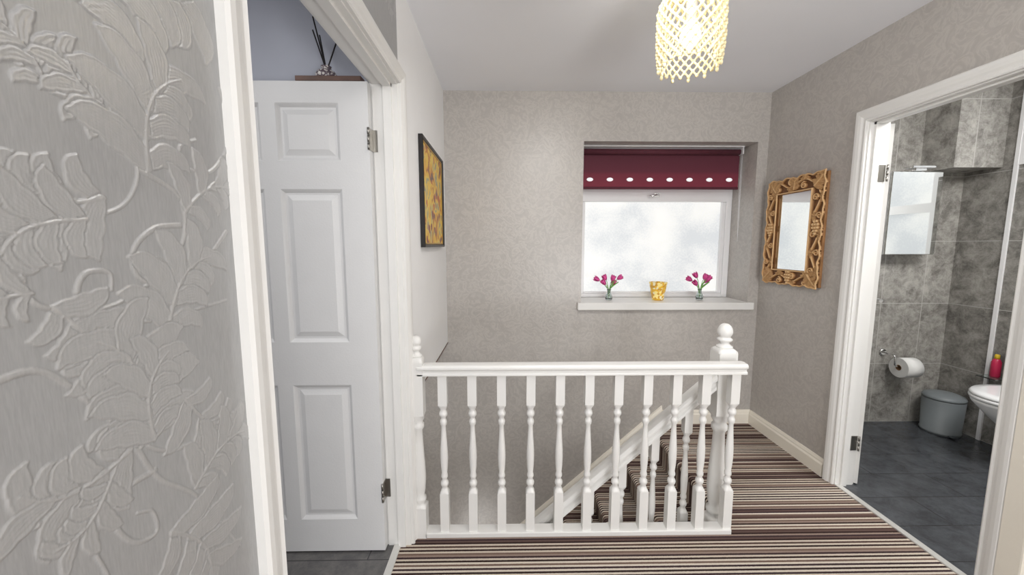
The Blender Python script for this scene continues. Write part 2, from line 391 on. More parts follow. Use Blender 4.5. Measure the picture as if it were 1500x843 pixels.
def unproj(px,py,X):
    a,p=YAW,PITCH
    f=Vector((math.sin(a)*math.cos(p),math.cos(a)*math.cos(p),-math.sin(p)))
    r=Vector((math.cos(a),-math.sin(a),0)); u=Vector((math.sin(a)*math.sin(p),math.cos(a)*math.sin(p),math.cos(p)))
    d=f+r*((px-750)/F)-u*((py-421.5)/F); t=X/d.x
    return d.y*t, CH+d.z*t

# ------------------------------------------------------------------ room shell
DL0,DL1=0.68,1.60
DR0,DR1=1.355,2.00
D30,D31=0.52,DR0-0.136
DH=1.985; DHR=1.975
NEAR=-2.8
wl=boxes('wall_left','leaf',[(XL-0.10,XL,NEAR,DL0-0.02,0,HC),(XL-0.10,XL,DL0-0.02,DL1+0.02,DH+0.02,HC)],kind=S)
boxes('wall_stair','whitewall',[(XL-0.10,XL,DL1+0.02,1.71,0,HC),(XL-0.10,XL,1.71,YB,0.64,HC)],kind=S)
WX0,WX1,WZ0,WZ1=0.55,1.785,0.905,2.077
boxes('wall_back','taupe',[(-1.5,WX0,YB,YW,-2.7,HC),(WX1,XR+0.1,YB,YW,-2.7,HC),(WX0,WX1,YB,YW,-2.7,WZ0),(WX0,WX1,YB,YW,WZ1,HC)],kind=S)
boxes('wall_right','taupe',[(XR,XR+0.1,NEAR,D30-0.02,0,HC),(XR,XR+0.1,D31+0.02,DR0-0.02,0,HC),(XR,XR+0.1,DR1+0.02,YB,0,HC),(XR,XR+0.1,DR0-0.02,DR1+0.02,DHR+0.02,HC),(XR,XR+0.1,D30-0.02,D31+0.02,DHR+0.02,HC)],kind=S)
boxes('ceiling','ceil',[(-2.8,3.4,NEAR,YW,HC,HC+0.1)],kind=S)
boxes('floor','stripe',[(XL-0.05,XR+0.02,NEAR,1.71,-0.2,0),(1.10,XR+0.02,1.71,YB,-0.2,0)],kind=S)
boxes('wall_stairwell_end','taupe',[(-1.5,-1.4,1.78,YB,-2.7,0.64)],kind=S)
boxes('wall_stairwell_front','taupe',[(-1.4,1.1,1.67,1.71,-2.7,-0.2),(-1.4,XL-0.1,1.74,1.78,-2.7,0.64)],kind=S)
boxes('wall_stairwell_landing','taupe',[(1.101,1.2,1.71,YB,-2.7,-0.2)],kind=S)
boxes('ceiling_stairwell','whitewall',[(-1.4,XL-0.10,1.78,YB,0.64,0.68)],kind=S)
boxes('floor_lower','stripe',[(-1.5,1.2,1.67,YB,-2.8,-2.7)],kind=S)
boxes('trim_1','brown',[(XL-0.10,XL+0.003,1.71,YB,0.632,0.64)],kind=S)
boxes('trim_2','white',[(XL,1.10,1.71,1.724,-0.24,0.0)],kind=S)
boxes('floor_bedroom','lam',[(-2.8,XL-0.05,NEAR,1.74,-0.2,0)],kind=S)
boxes('wall_bedroom','lav',[(-2.8,XL-0.1,1.78,1.84,0.68,HC),(-2.8,-1.4,1.74,1.78,0,HC),(-1.4,XL-0.1,1.74,1.78,0.0,HC),(-2.9,-2.8,NEAR,1.84,0,HC)],kind=S)
BX=3.30
boxes('floor_bathroom','tilefloor',[(XR+0.02,BX+0.1,0.4,YB,-0.2,0)],kind=S)
boxes('wall_bathroom_back','tileback',[(XR+0.1,BX,YB,3.0,0,HC)],kind=S)
BW0,BW1,BZ0,BZ1=1.45,2.36,1.05,2.05
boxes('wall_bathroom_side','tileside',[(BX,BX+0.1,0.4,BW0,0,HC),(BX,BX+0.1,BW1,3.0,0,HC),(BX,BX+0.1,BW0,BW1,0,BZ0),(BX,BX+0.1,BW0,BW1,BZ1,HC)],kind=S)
boxes('wall_bathroom_front','tileback',[(XR+0.1,BX,0.3,0.4,0,HC)],kind=S)
boxes('trim_3','tileback',[(2.97,BX,2.56,YB,1.865,HC)],kind=S)
boxes('trim_12','pvc',[(BX-0.012,BX,2.475,2.495,0.0,HC)],kind=S)
boxes('trim_15','pvc',[(BX-0.008,BX,2.365,2.475,1.865,HC),(BX-0.008,BX,1.40,2.365,2.06,HC)],kind=S)
w2=empty('window_2',(BX+0.05,(BW0+BW1)/2,BZ0),None,None,kind=S)
mb=MB(); t=0.05
mb.box(BX+0.02,BX+0.08,BW0,BW0+t,BZ0,BZ1); mb.box(BX+0.02,BX+0.08,BW1-t,BW1,BZ0,BZ1); mb.box(BX+0.02,BX+0.08,BW0+t,BW1-t,BZ0,BZ0+t); mb.box(BX+0.02,BX+0.08,BW0+t,BW1-t,BZ1-t,BZ1); mb.box(BX+0.02,BX+0.08,BW0+t,BW1-t,1.61,1.68)
build(mb,'frame','pvc',parent=w2)
mb=MB(); mb.box(BX+0.045,BX+0.055,BW0+t,BW1-t,BZ0+t,1.61); mb.box(BX+0.045,BX+0.055,BW0+t,BW1-t,1.68,BZ1-t); build(mb,'pane','frost2',parent=w2)
def baseboard(name,x0,y0,x1,y1,nx,ny,matk='cream',h=0.105,z0=0,z1=None):
    mb=MB(); pr=[(0,0),(0.018,0),(0.018,h*0.68),(0.012,h*0.78),(0.012,h*0.86),(0.006,h),(0,h)]
    z1=z0 if z1 is None else z1
    mb.extrude(pr,[lambda a,b:(x0+nx*a,y0+ny*a,z0+b),lambda a,b:(x1+nx*a,y1+ny*a,z1+b)])
    return build(mb,name,matk,kind=S)
baseboard('baseboard_back',1.16,YB,XR,YB,0,-1)
baseboard('baseboard_right',XR,DR1+0.075,XR,YB-0.018,-1,0)
baseboard('baseboard_right_near',XR,NEAR,XR,D30-0.075,-1,0)
baseboard('baseboard_left',XL,NEAR,XL,DL0-0.075,1,0)
RISE,GO=0.198,0.222; SX=1.10
SL=RISE/GO
mb=MB()
pr=[(0,-0.30),(0.020,-0.30),(0.020,0.025),(0.012,0.045),(0,0.05)]
xa,xb=1.18,-1.38
mb.extrude(pr,[lambda a,b:(xa,YB-a,(xa-SX)*SL+0.02+b),lambda a,b:(xb,YB-a,(xb-SX)*SL+0.02+b)])
build(mb,'baseboard_stair','cream',kind=S)

def architrave(name,X,sx,d0,d1,H,matk='white',flat=False):
    mb=MB()
    pr=[(0.006,0),(0.006,0.011),(0.012,0.015),(0.020,0.012),(0.027,0.013),(0.036,0.018),(0.050,0.021),(0.062,0.021),(0.068,0.016),(0.068,0)]
    if flat: pr=[(0.0,0),(0.0,0.020),(0.004,0.021),(0.068,0.021),(0.068,0)]
    f=[lambda a,b:(X+sx*b,d0-a,0),lambda a,b:(X+sx*b,d0-a,H+a),lambda a,b:(X+sx*b,d1+a,H+a),lambda a,b:(X+sx*b,d1+a,0)]
    mb.extrude(pr,f); return build(mb,name,matk,kind=S)
def lining(name,Xa,Xb,d0,d1,H,stop,matk='white'):
    mb=MB(); t=0.02
    for a,b,z0,z1 in [(d0-t,d0,0,H+t),(d1,d1+t,0,H+t),(d0,d1,H,H+t)]: mb.box(Xa,Xb,a,b,z0,z1)
    s0,s1=stop
    mb.box(s0,s1,d0,d0+0.012,0,H); mb.box(s0,s1,d1-0.012,d1,0,H); mb.box(s0,s1,d0,d1,H-0.012,H)
    return build(mb,name,matk,kind=S)
architrave('trim_4',XL,1,DL0,DL1,DH)
architrave('trim_5',XL-0.10,-1,DL0,DL1,DH)
lining('trim_6',XL-0.10,XL,DL0,DL1,DH,(XL-0.055,XL-0.022))
architrave('trim_7',XR,-1,DR0,DR1,DHR)
architrave('trim_8',XR+0.1,1,DR0,DR1,DHR)
lining('trim_9',XR,XR+0.1,DR0,DR1,DHR,(XR+0.022,XR+0.055))
architrave('trim_13',XR,-1,D30,D31,DHR,'cream',True)
lining('trim_14',XR,XR+0.1,D30,D31,DHR,(XR+0.055,XR+0.085),'cream')
boxes('trim_10','alu',[(XL-0.075,XL-0.045,DL0,DL1,-0.001,0.006)],kind=S)
boxes('trim_11','alu',[(XR-0.002,XR+0.028,DR0,DR1,-0.001,0.006)],kind=S)

# ------------------------------------------------------------------ wallpaper relief
def U(px,py): return unproj(px,py,XL)
R=Relief(0.0,0.612,0.45,2.02,0.0012)
def LF(x0,y0,x1,y1,bend=0.2,n=4,fat=1.0):
    a=U(x0,y0); b=U(x1,y1); R.leaf(a[0],a[1],b[0],b[1],bend,n,fat)
def ST(pts,w0=0.0036,w1=0.0018):
    P=[Vector((*U(*p),0)) for p in pts]; out=[]
    for i in range(len(P)-1):
        p0=P[max(i-1,0)];p1=P[i];p2=P[i+1];p3=P[min(i+2,len(P)-1)]
        for k in range(8):
            t=k/8; q=0.5*((2*p1)+(-p0+p2)*t+(2*p0-5*p1+4*p2-p3)*t*t+(-p0+3*p1-3*p2+p3)*t**3); out.append((q.x,q.y))
    out.append((P[-1].x,P[-1].y)); R.stroke(out,w0,w1)
ST([(-10,20),(40,110),(110,150),(170,190),(200,250),(180,300),(120,320)]); ST([(205,250),(262,290),(268,350),(235,400),(180,440),(140,455)])
ST([(262,330),(225,335),(195,365),(200,405),(232,415),(245,392),(228,378)]); ST([(120,320),(50,360),(30,410),(60,450),(140,455),(220,470),(330,440)])
ST([(140,455),(112,430),(125,400),(158,400),(162,425)]); ST([(-10,560),(60,545),(130,590),(190,640),(250,660),(335,630)]); ST([(190,640),(230,700),(290,730),(350,800)])
ST([(225,690),(180,720),(165,765),(195,795),(228,780),(222,750),(200,752)]); ST([(320,130),(335,200),(310,250),(272,245),(262,215),(285,205)])
ST([(0,800),(60,770),(120,790),(160,850)]); ST([(330,340),(300,390),(300,430)])
LF(100,-10,320,90,0.35,4,1.1); LF(70,130,-80,0,-0.3,4,1.1)
LF(175,175,95,45,0.3,4,1.1)
LF(150,290,-90,190,0.3,4,1.15); LF(125,322,5,440,-0.35,4,1.15); LF(215,250,295,130,0.3,4,1.1)
LF(270,310,350,290,0.25,3)
LF(75,450,110,585,0.3,4,1.2); LF(45,430,-70,520,-0.3,4)
LF(245,485,330,380,0.3,4,1.1)
LF(205,655,75,505,-0.35,4,1.15); LF(190,660,0,695,0.35,4,1.15); LF(225,645,270,500,0.3,4,1.1)
LF(270,585,355,600,-0.25,3,1.1)
LF(285,715,370,635,0.25,4,1.05); LF(160,705,45,815,0.35,4,1.1)
LF(250,780,300,890,0.25,4)
rnd=random.Random(3)
for (y,z) in [(0.05,1.9),(0.05,1.6),(0.08,1.3),(0.05,1.1),(0.05,0.85),(0.25,0.75),(0.45,0.70),(0.3,0.55),(0.1,0.6),(0.3,1.85),(0.48,1.92),(0.2,1.95)]:
    a=rnd.uniform(0,6.28); R.leaf(y,z,y+0.14*math.cos(a),z+0.14*math.sin(a),0.3,4)
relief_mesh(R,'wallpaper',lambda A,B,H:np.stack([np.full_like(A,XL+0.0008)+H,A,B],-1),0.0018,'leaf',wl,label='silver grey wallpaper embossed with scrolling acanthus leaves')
R2=Relief(0.62,1.615,2.06,2.405,0.004)
for k in range(10):
    y=0.68+0.1*k; z=2.10+0.22*rnd.random(); a=rnd.uniform(0,6.28); R2.leaf(y,z,y+0.1*math.cos(a),z+0.1*math.sin(a),0.25,3)
relief_mesh(R2,'wallpaper',lambda A,B,H:np.stack([np.full_like(A,XL+0.0008)+H,A,B],-1),0.0012,'leaf',wl)

# ------------------------------------------------------------------ panelled doors
def door_mesh(W,Hh,T,heights,stile=0.115,mid=0.10):
    mb=MB(); pw=(W-2*stile-mid)/2
    cols=[(stile,stile+pw),(stile+pw+mid,W-stile)]
    mb.box(0,stile,0,T,0,Hh); mb.box(stile+pw,stile+pw+mid,0,T,0,Hh); mb.box(W-stile,W,0,T,0,Hh)
    zz=[0]+[q for h in heights for q in h]+[Hh]
    for i in range(0,len(zz),2):
        for c in cols: mb.box(c[0],c[1],0,T,zz[i],zz[i+1])
    for c in cols:
        for h in heights:
            for side in (0,1):
                y=lambda dep:(dep if side==0 else T-dep)
                rr=[]
                for ins,dep in [(0,0),(0.006,0.004),(0.014,0.012),(0.022,0.012),(0.044,0.003),(0.046,0.003)]:
                    rr.append([(c[0]+ins,y(dep),h[0]+ins),(c[1]-ins,y(dep),h[0]+ins),(c[1]-ins,y(dep),h[1]-ins),(c[0]+ins,y(dep),h[1]-ins)])
                ids=[[mb.addv(p) for p in r] for r in rr]
                for a in range(len(ids)-1):
                    for k in range(4):
                        q=[ids[a][k],ids[a][(k+1)%4],ids[a+1][(k+1)%4],ids[a+1][k]]
                        mb.addf(q if side==0 else q[::-1],False)
                mb.addf(ids[-1] if side==0 else ids[-1][::-1],False)
    return mb
def xf(mb,Mx):
    mb.v=[Mx@v for v in mb.v]; return mb
HTS=[(0.150,0.758),(0.942,1.564),(1.673,1.892)]
e=empty('door_1',(-0.535,1.5825,0.006),None,None,kind=S)
mb=door_mesh(0.78,1.972,0.035,HTS,0.115,0.062)
xf(mb,Matrix.Translation((-0.535,1.563,0.008))@Matrix.Scale(-1,4,(1,0,0)))
mb.f=[f[::-1] for f in mb.f]
build(mb,'door_leaf','door',parent=e,label='white six panel door leaf')
def hinge(parent,x,y,z,plates):
    mb=MB()
    for i in range(3): mb.lathe(x,y,[(z-0.042+i*0.029,0.0048),(z-0.016+i*0.029,0.0048)],12)
    for p in plates: mb.box(*p)
    return build(mb,'hinge','steel',parent=parent,label='brushed steel butt hinge')
for z in (0.28,1.765):
    hinge(e,-0.536,1.558,z,[(-0.531,-0.514,1.5965,1.5995,z-0.042,z+0.042),(-0.5345,-0.5315,1.560,1.597,z-0.042,z+0.042)])
hx,hy=XR+0.125,DR1-0.004; ang=math.radians(41.5)
e2=empty('door_2',(hx,hy,0.006),None,None,kind=S)
mb=door_mesh(0.61,1.96,0.035,HTS,0.09,0.08)
rot=Matrix.Translation((hx,hy,0.008))@Matrix.Rotation(math.pi/2-ang,4,'Z')
xf(mb,rot)
build(mb,'door_leaf','white',parent=e2,label='white panelled bathroom door leaf swung inward')
for z in (0.25,1.72):
    hinge(e2,XR+0.104,DR1-0.010,z,[(XR+0.066,XR+0.099,DR1-0.004,DR1-0.0005,z-0.042,z+0.042)])
mb=MB(); mb.T=rot
mb.tube([(0.55,0.0,1.0),(0.55,-0.045,1.0),(0.48,-0.05,1.0),(0.44,-0.045,1.0)],0.009,10)
mb.T=rot@Matrix.Translation((0.55,0,1.0))@Matrix.Rotation(math.pi/2,4,'X'); mb.lathe(0,0,[(0.0,0.024),(0.008,0.022)],20); mb.T=None
build(mb,'handle','chrome',parent=e2,label='chrome lever door handle')
e3=empty('door_3',(XR+0.035,D31,0.006),None,None,kind=S)
mb=door_mesh(D31-D30-0.006,1.96,0.035,HTS,0.10,0.09)
xf(mb,Matrix.Translation((XR+0.018+0.0,D31-0.003,0.008))@Matrix.Rotation(-math.pi/2,4,'Z'))
build(mb,'door_leaf','cream',parent=e3,label='closed cream painted panelled door leaf')

# ------------------------------------------------------------------ balusters
def bal_prof(z0,z1,r=0.0200):
    h=z1-z0; P=lambda f,rr,sq=0:(z0+h*f,rr*r/0.0205,sq)
    return [P(0,0.0205,1),P(0.250,0.0205,1),P(0.262,0.0185,0.6),P(0.274,0.0145,0.1),P(0.286,0.012),P(0.297,0.0175),P(0.308,0.0190),P(0.319,0.0175),P(0.33,0.012),P(0.34,0.0118),P(0.35,0.0160),P(0.36,0.0160),
      P(0.375,0.013),P(0.42,0.0165),P(0.47,0.0182),P(0.52,0.0175),P(0.58,0.0145),P(0.64,0.0115),P(0.675,0.0105),P(0.685,0.0145),P(0.70,0.0162),P(0.71,0.0152),P(0.72,0.011),P(0.73,0.0115),P(0.742,0.0180),P(0.752,0.0190),P(0.762,0.0178),P(0.775,0.0128),P(0.788,0.0155,0.2),P(0.800,0.0188,0.7),P(0.810,0.0205,1),P(1.0,0.0205,1)]
YF=1.667
bal=empty('balustrade',((XL+1.05)/2,YF,0),'white painted landing balustrade with turned spindles above the stairs','balustrade')
rp=[(-0.030,0),(0.030,0),(0.030,0.010),(0.022,0.016),(0.024,0.024),(0.034,0.030),(0.034,0.040),(0.026,0.048),(0.0,0.051),(-0.026,0.048),(-0.034,0.040),(-0.034,0.030),(-0.024,0.024),(-0.022,0.016),(-0.030,0.010)]
ZR=0.774
mb=MB(); mb.extrude(rp,[lambda a,b:(XL+0.035,YF+a,ZR+b),lambda a,b:(1.080,YF+a,ZR+b)])
build(mb,'handrail','white',parent=bal,bevel=0.002)
mb=MB(); mb.box(XL+0.055,1.055,YF-0.030,YF+0.030,0.0,0.024); build(mb,'base_rail','white',parent=bal,bevel=0.003)
b0=None; N=11
for i in range(N):
    x=-0.285+0.1322*i
    if b0 is None:
        mb=MB(); mb.lathe(x,YF,bal_prof(0.022,ZR+0.004),16); b0=build(mb,'baluster','white',parent=bal)
    else:
        c=b0.copy(); c.location.x+=0.1322*i; c.parent=bal; COL.objects.link(c)
def newel_prof(z0,h,r):
    return [(z0,r,1),(z0+0.17*h,r,1),(z0+0.18*h,r*0.9,0.4),(z0+0.19*h,r*0.66),(z0+0.205*h,r*0.92),(z0+0.22*h,r*0.92),(z0+0.235*h,r*0.62),(z0+0.26*h,r*0.8),(z0+0.33*h,r*0.95),(z0+0.40*h,r*0.88),(z0+0.52*h,r*0.68),(z0+0.60*h,r*0.6),(z0+0.615*h,r*0.85),(z0+0.635*h,r*0.85),(z0+0.645*h,r*0.62),(z0+0.665*h,r*0.9),(z0+0.675*h,r*0.9),(z0+0.685*h,r,0.6),(z0+0.69*h,r,1),(z0+h-0.022,r,1),(z0+h-0.012,r*0.99,0.9),(z0+h-0.004,r*0.90,0.6),(z0+h,r*0.80,0.3)]
def finial(z,r):
    pts=[(z,r*0.78,0),(z+0.005,r*0.84),(z+0.011,r*0.82),(z+0.016,r*0.62),(z+0.022,r*0.48),(z+0.029,r*0.46),(z+0.034,r*0.66),(z+0.039,r*0.78),(z+0.045,r*0.78),(z+0.049,r*0.66)]
    R_=r*0.78; c=z+0.052+R_*0.80
    for k in range(11):
        t=-0.85+ (math.pi/2-0.02+0.85)*k/10
        pts.append((c+R_*(1.2 if t>0 else 0.95)*math.sin(t),R_*math.cos(t)**0.9))
    return pts
mb=MB(); mb.lathe(XL+0.031,YF,newel_prof(0.0,0.857,0.030),24); mb.lathe(XL+0.031,YF,finial(0.855,0.030),24)
build(mb,'newel_post','white',parent=bal)
YS=1.772; NX=1.045
sb=empty('stair_balustrade',(NX,YS,0),'white sloping stair balustrade with square newel and acorn finial','balustrade')
mb=MB(); mb.lathe(NX,YS,newel_prof(-0.19,1.054,0.043),24); build(mb,'newel_post','white',parent=sb)
mb=MB(); mb.lathe(NX,YS,finial(0.862,0.043),24); build(mb,'finial','white',parent=sb,label='white rounded acorn finial')
ZS=lambda x:0.665-(NX-0.04-x)*SL
x0,x1=NX-0.035,-1.30
mb=MB(); mb.extrude(rp,[lambda a,b:(x0,YS+a*1.1,ZS(x0)+b*1.6),lambda a,b:(x1,YS+a*1.1,ZS(x1)+b*1.6)])
build(mb,'handrail','white',parent=sb,bevel=0.002)
mb=MB(); mb.extrude([(-0.02,-0.30),(0.02,-0.30),(0.02,0),(-0.02,0)],[lambda a,b:(x0,YS+a,ZS(x0)-0.70+b),lambda a,b:(x1,YS+a,ZS(x1)-0.70+b)])
build(mb,'string','white',parent=sb)
b1=None
for i in range(13):
    x=0.885-0.157*i
    if b1 is None:
        mb=MB(); mb.lathe(x,YS,bal_prof(ZS(x)-0.725,ZS(x)+0.03,0.019),16); b1=build(mb,'baluster','white',parent=sb)
    else:
        c=b1.copy(); c.location.x-=0.157*i; c.location.z-=0.157*i*SL; c.parent=sb; COL.objects.link(c)
st=empty('staircase',(0,2.25,-2.6),'carpeted staircase descending in brown and beige stripes','staircase')
s0=None
for i in range(11):
    if s0 is None:
        mb=MB(); xr=SX; xl=SX-GO; zt=-RISE
        nose=[]
        for k in range(9):
            a=math.pi/2+math.pi*k/8; nose.append((xl-0.008+0.022*math.cos(a),zt-0.022+0.022*math.sin(a)))
        prof=[(xr,zt)]+nose+[(xl,zt-0.045),(xl+0.002,zt-RISE),(xr,zt-RISE)]
        mb.extrude(prof,[lambda a,b:(a,YS+0.022,b),lambda a,b:(a,YB-0.022,b)])
        s0=build(mb,'step','stripe',parent=st)
    else:
        c=s0.copy(); c.location.x-=GO*i; c.location.z-=RISE*i; c.parent=st; COL.objects.link(c)
mb=MB(); 
nose=[(SX-0.008+0.022*math.cos(math.pi/2+math.pi*k/8),-0.022+0.022*math.sin(math.pi/2+math.pi*k/8)) for k in range(9)]
prof=[(SX-0.0005,0.0)]+nose+[(SX-0.003,-0.045),(SX-0.003,-RISE+0.001),(SX-0.0005,-RISE+0.001)]
mb.extrude(prof,[lambda a,b:(a,YS+0.045,b),lambda a,b:(a,YB-0.022,b)])
build(mb,'nosing','stripe',parent=st)

# ------------------------------------------------------------------ window
wy0,wy1=3.04,3.10
w1=empty('window_1',((WX0+WX1)/2,wy0,WZ0),None,None,kind=S)
mb=MB(); fw=0.045
zb=0.935; 
mb.box(WX0,WX0+fw,wy0,wy1,zb,WZ1); mb.box(WX1-fw,WX1,wy0,wy1,zb,WZ1); mb.box(WX0+fw,WX1-fw,wy0,wy1,zb,zb+0.030); mb.box(WX0+fw,WX1-fw,wy0,wy1,WZ1-fw,WZ1)
build(mb,'frame','pvc',parent=w1,bevel=0.004)
mb=MB(); a,b=WX0+fw,WX1-fw
mb.box(a,b,wy0-0.006,wy1,1.69,1.80)
mb.box(a,a+0.03,wy0+0.008,wy1,zb+0.030,1.69); mb.box(b-0.03,b,wy0+0.008,wy1,zb+0.030,1.69); mb.box(a+0.03,b-0.03,wy0+0.008,wy1,zb+0.030,zb+0.045)
mb.box(a,a+0.05,wy0-0.006,wy1,1.80,WZ1-fw); mb.box(b-0.05,b,wy0-0.006,wy1,1.80,WZ1-fw); mb.box(a+0.05,b-0.05,wy0-0.006,wy1,WZ1-fw-0.05,WZ1-fw); 
build(mb,'sash','pvc',parent=w1,bevel=0.003)
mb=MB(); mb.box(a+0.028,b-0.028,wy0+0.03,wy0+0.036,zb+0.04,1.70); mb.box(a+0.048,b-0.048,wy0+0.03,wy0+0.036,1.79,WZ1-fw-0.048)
build(mb,'pane','frost',parent=w1,label='frosted glass pane with added glow for daylight')
mb=MB(); mb.box(1.16,1.20,wy0-0.016,wy0-0.006,1.725,1.755); mb.tube([(1.18,wy0-0.016,1.742),(1.18,wy0-0.035,1.742),(1.15,wy0-0.04,1.734),(1.11,wy0-0.04,1.728)],0.008,10)
build(mb,'handle','chrome',parent=w1)
mb=MB(); mb.box(WX0-0.028,WX1+0.03,2.735,YB,0.880,0.934); mb.box(WX0,WX1,YB,wy0+0.02,0.906,0.934)
build(mb,'sill','white',parent=w1,bevel=0.004)

rb=empty('roller_blind',((WX0+WX1)/2,2.92,1.77),'burgundy roller blind with a row of pale eyelets','blind')
mb=MB(); mb.T=Matrix.Translation((WX0+0.014,2.915,2.040))@Matrix.Rotation(math.pi/2,4,'Y')
mb.lathe(0,0,[(0,0.021),(WX1-WX0-0.056,0.021)],20); mb.T=None
build(mb,'roller','burg',parent=rb)
bx0,bx1=WX0+0.012,WX1-0.028
mb=MB(); zb2=1.782
mb.box(bx0,bx1,2.934,2.937,zb2,2.045)
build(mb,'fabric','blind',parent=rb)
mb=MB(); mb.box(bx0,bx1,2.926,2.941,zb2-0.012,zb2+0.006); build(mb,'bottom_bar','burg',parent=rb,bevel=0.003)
ey=None
for i in range(8):
    x=bx0+0.07+i*(bx1-bx0-0.14)/7
    if ey is None:
        mb=MB(); mb.T=Matrix.Translation((x,2.934,zb2+0.060))@Matrix.Scale(1.75,4,(1,0,0))@Matrix.Rotation(math.pi/2,4,'X')
        mb.lathe(0,0,[(0,0.0135),(0.002,0.014),(0.0035,0.0125),(0.0035,0.0095),(0.0025,0.009)],20); mb.T=None
        ey=build(mb,'eyelet','eye',parent=rb,label='pale oval eyelet'); ex=x
    else:
        c=ey.copy(); c.location.x+=x-ex; c.parent=rb; COL.objects.link(c)
for x in (WX0+0.003,WX1-0.036):
    mb=MB(); mb.box(x,x+0.006,2.88,2.95,2.02,2.068); build(mb,'bracket','pvc',parent=rb)
mb=MB(); mb.box(WX0+0.003,WX1-0.028,2.875,2.95,2.069,2.0765); build(mb,'headrail','pvc',parent=rb)
mb=MB(); mb.tube([(WX1-0.018,2.93,2.05),(WX1-0.018,2.925,1.6),(WX1-0.014,2.92,1.38),(WX1-0.010,2.925,1.6),(WX1-0.010,2.93,2.05)],0.0015,6)
build(mb,'pull_cord','pvc',parent=rb)

# ------------------------------------------------------------------ sill objects
SZ=0.934
def tulip_head(mb,c,d,sc=1.0):
    d=Vector(d).normalized(); q=d.to_track_quat('Z','Y').to_matrix().to_4x4()
    for k in range(6):
        a=k*math.pi/3; inner=(k%2)*0.003
        mb.T=Matrix.Translation(c)@q@Matrix.Rotation(a,4,'Z')
        rs=[]
        for j in range(7):
            f=j/6; w=(0.004+0.010*math.sin(math.pi*min(f*0.85+0.08,1)))*sc; z=0.050*f*sc; out=(0.003+0.011*math.sin(math.pi*(f*0.6+0.05))+0.006*f*f-inner)*sc
            if j==6: w*=0.3
            rs.append([(out+0.0008,-w,z),(out+0.003,0,z),(out+0.0008,w,z),(out-0.001,0,z)])
        mb.rings(rs,True)
    mb.T=None
def tulip_vase(loc,seed,label):
    r=random.Random(seed); x,y,z=loc
    e=empty('flower_vase',loc,label,'vase of flowers',group='tulip vases on the window sill')
    mb=MB(); mb.lathe(x,y,[(z,0.022),(z+0.008,0.026),(z+0.03,0.027),(z+0.05,0.018),(z+0.062,0.0135),(z+0.078,0.0135),(z+0.084,0.017),(z+0.084,0.0145),(z+0.076,0.011),(z+0.06,0.011),(z+0.048,0.0155),(z+0.03,0.0245),(z+0.009,0.023)],24)
    build(mb,'vase','glass',parent=e,label='small clear glass bottle vase')
    heads=[(-0.068,0.0,0.142),(-0.026,0.012,0.158),(0.016,-0.008,0.150),(0.060,0.005,0.152),(0.036,0.02,0.128),(-0.040,-0.014,0.122)]
    for hx_,hy_,hz in heads:
        hx_+=r.uniform(-.01,.01); hz+=r.uniform(-.012,.012)
        P=[(x,y,z+0.012),(x+hx_*0.15,y+hy_*0.15,z+0.085),(x+hx_*0.6,y+hy_*0.6,z+0.6*hz+0.042),(x+hx_,y+hy_,z+hz)]
        mb=MB(); mb.tube(P,0.0022,6)
        build(mb,'stem','green',parent=e)
        mb=MB(); tulip_head(mb,Vector((x+hx_,y+hy_,z+hz)),(hx_*1.5,hy_,0.06),0.92); build(mb,'flower','pink',parent=e,label='magenta pink tulip head')
    for s,k in ((-1,1.0),(1,1.0),(-1,0.5),(1,0.45)):
        mb=MB(); rs=[]
        for j in range(8):
            f=j/7; w=0.009*math.sin(math.pi*(0.1+0.88*f)); px=x+s*(0.004+0.065*k*f**1.5); pz=z+0.08+(0.058+0.02*(1-k))*f
            rs.append([(px,y-w-0.004,pz-0.004),(px+0.001,y-0.004,pz+0.0015),(px,y+w-0.004,pz+0.004),(px+0.001,y-0.004,pz-0.001)])
        mb.rings(rs,True); build(mb,'leaf','green',parent=e)
    return e
tulip_vase((0.785,2.88,SZ),1,'pink tulips in a small clear glass vase on the window sill')
tulip_vase((1.482,2.88,SZ),5,'pink tulips in a clear glass vase beside the candle holder')
ch=empty('candle_holder',(1.16,2.88,SZ),'amber and yellow mosaic glass candle holder on the window sill','candle holder')
CX_=1.16;CY_=2.88
mb=MB(); z=SZ; mb.lathe(CX_,CY_,[(z,0.036),(z+0.006,0.043),(z+0.02,0.045),(z+0.08,0.056),(z+0.13,0.066),(z+0.138,0.067),(z+0.138,0.062),(z+0.08,0.051),(z+0.02,0.038),(z+0.012,0.03)],28)
build(mb,'glass_cup','mosaic',parent=ch)
mb=MB(); mb.lathe(CX_,CY_,[(z+0.013,0.028),(z+0.05,0.028),(z+0.048,0.01),(z+0.06,0.001)],20); build(mb,'candle','wax',parent=ch)

# ------------------------------------------------------------------ painting
pa=empty('framed_painting',(XL+0.015,2.24,1.34),'abstract yellow and orange painting in a black frame','painting')
py0,py1,pz0,pz1=1.95,2.56,1.340,1.895
pr=[(0,0.001),(0,0.022),(0.004,0.025),(0.014,0.021),(0.017,0.014),(0.017,0.001)]
def fr(mb,X,sx,y0,y1,z0,z1,pr):
    mb.rings([[(X+sx*b,y,zz) for y,zz,b in [(y0+a,z0+a,b) for a,b in pr]],[(X+sx*b,y,zz) for y,zz,b in [(y1-a,z0+a,b) for a,b in pr]],
              [(X+sx*b,y,zz) for y,zz,b in [(y1-a,z1-a,b) for a,b in pr]],[(X+sx*b,y,zz) for y,zz,b in [(y0+a,z1-a,b) for a,b in pr]]],False,False,True)
mb=MB(); fr(mb,XL,1,py0,py1,pz0,pz1,pr); build(mb,'frame','black',parent=pa)
mb=MB(); fr(mb,XL,1,py0+0.017,py1-0.017,pz0+0.017,pz1-0.017,[(0,0.001),(0,0.016),(0.007,0.0145),(0.007,0.001)]); build(mb,'inner_edge','gold',parent=pa,label='thin gold inner edge')
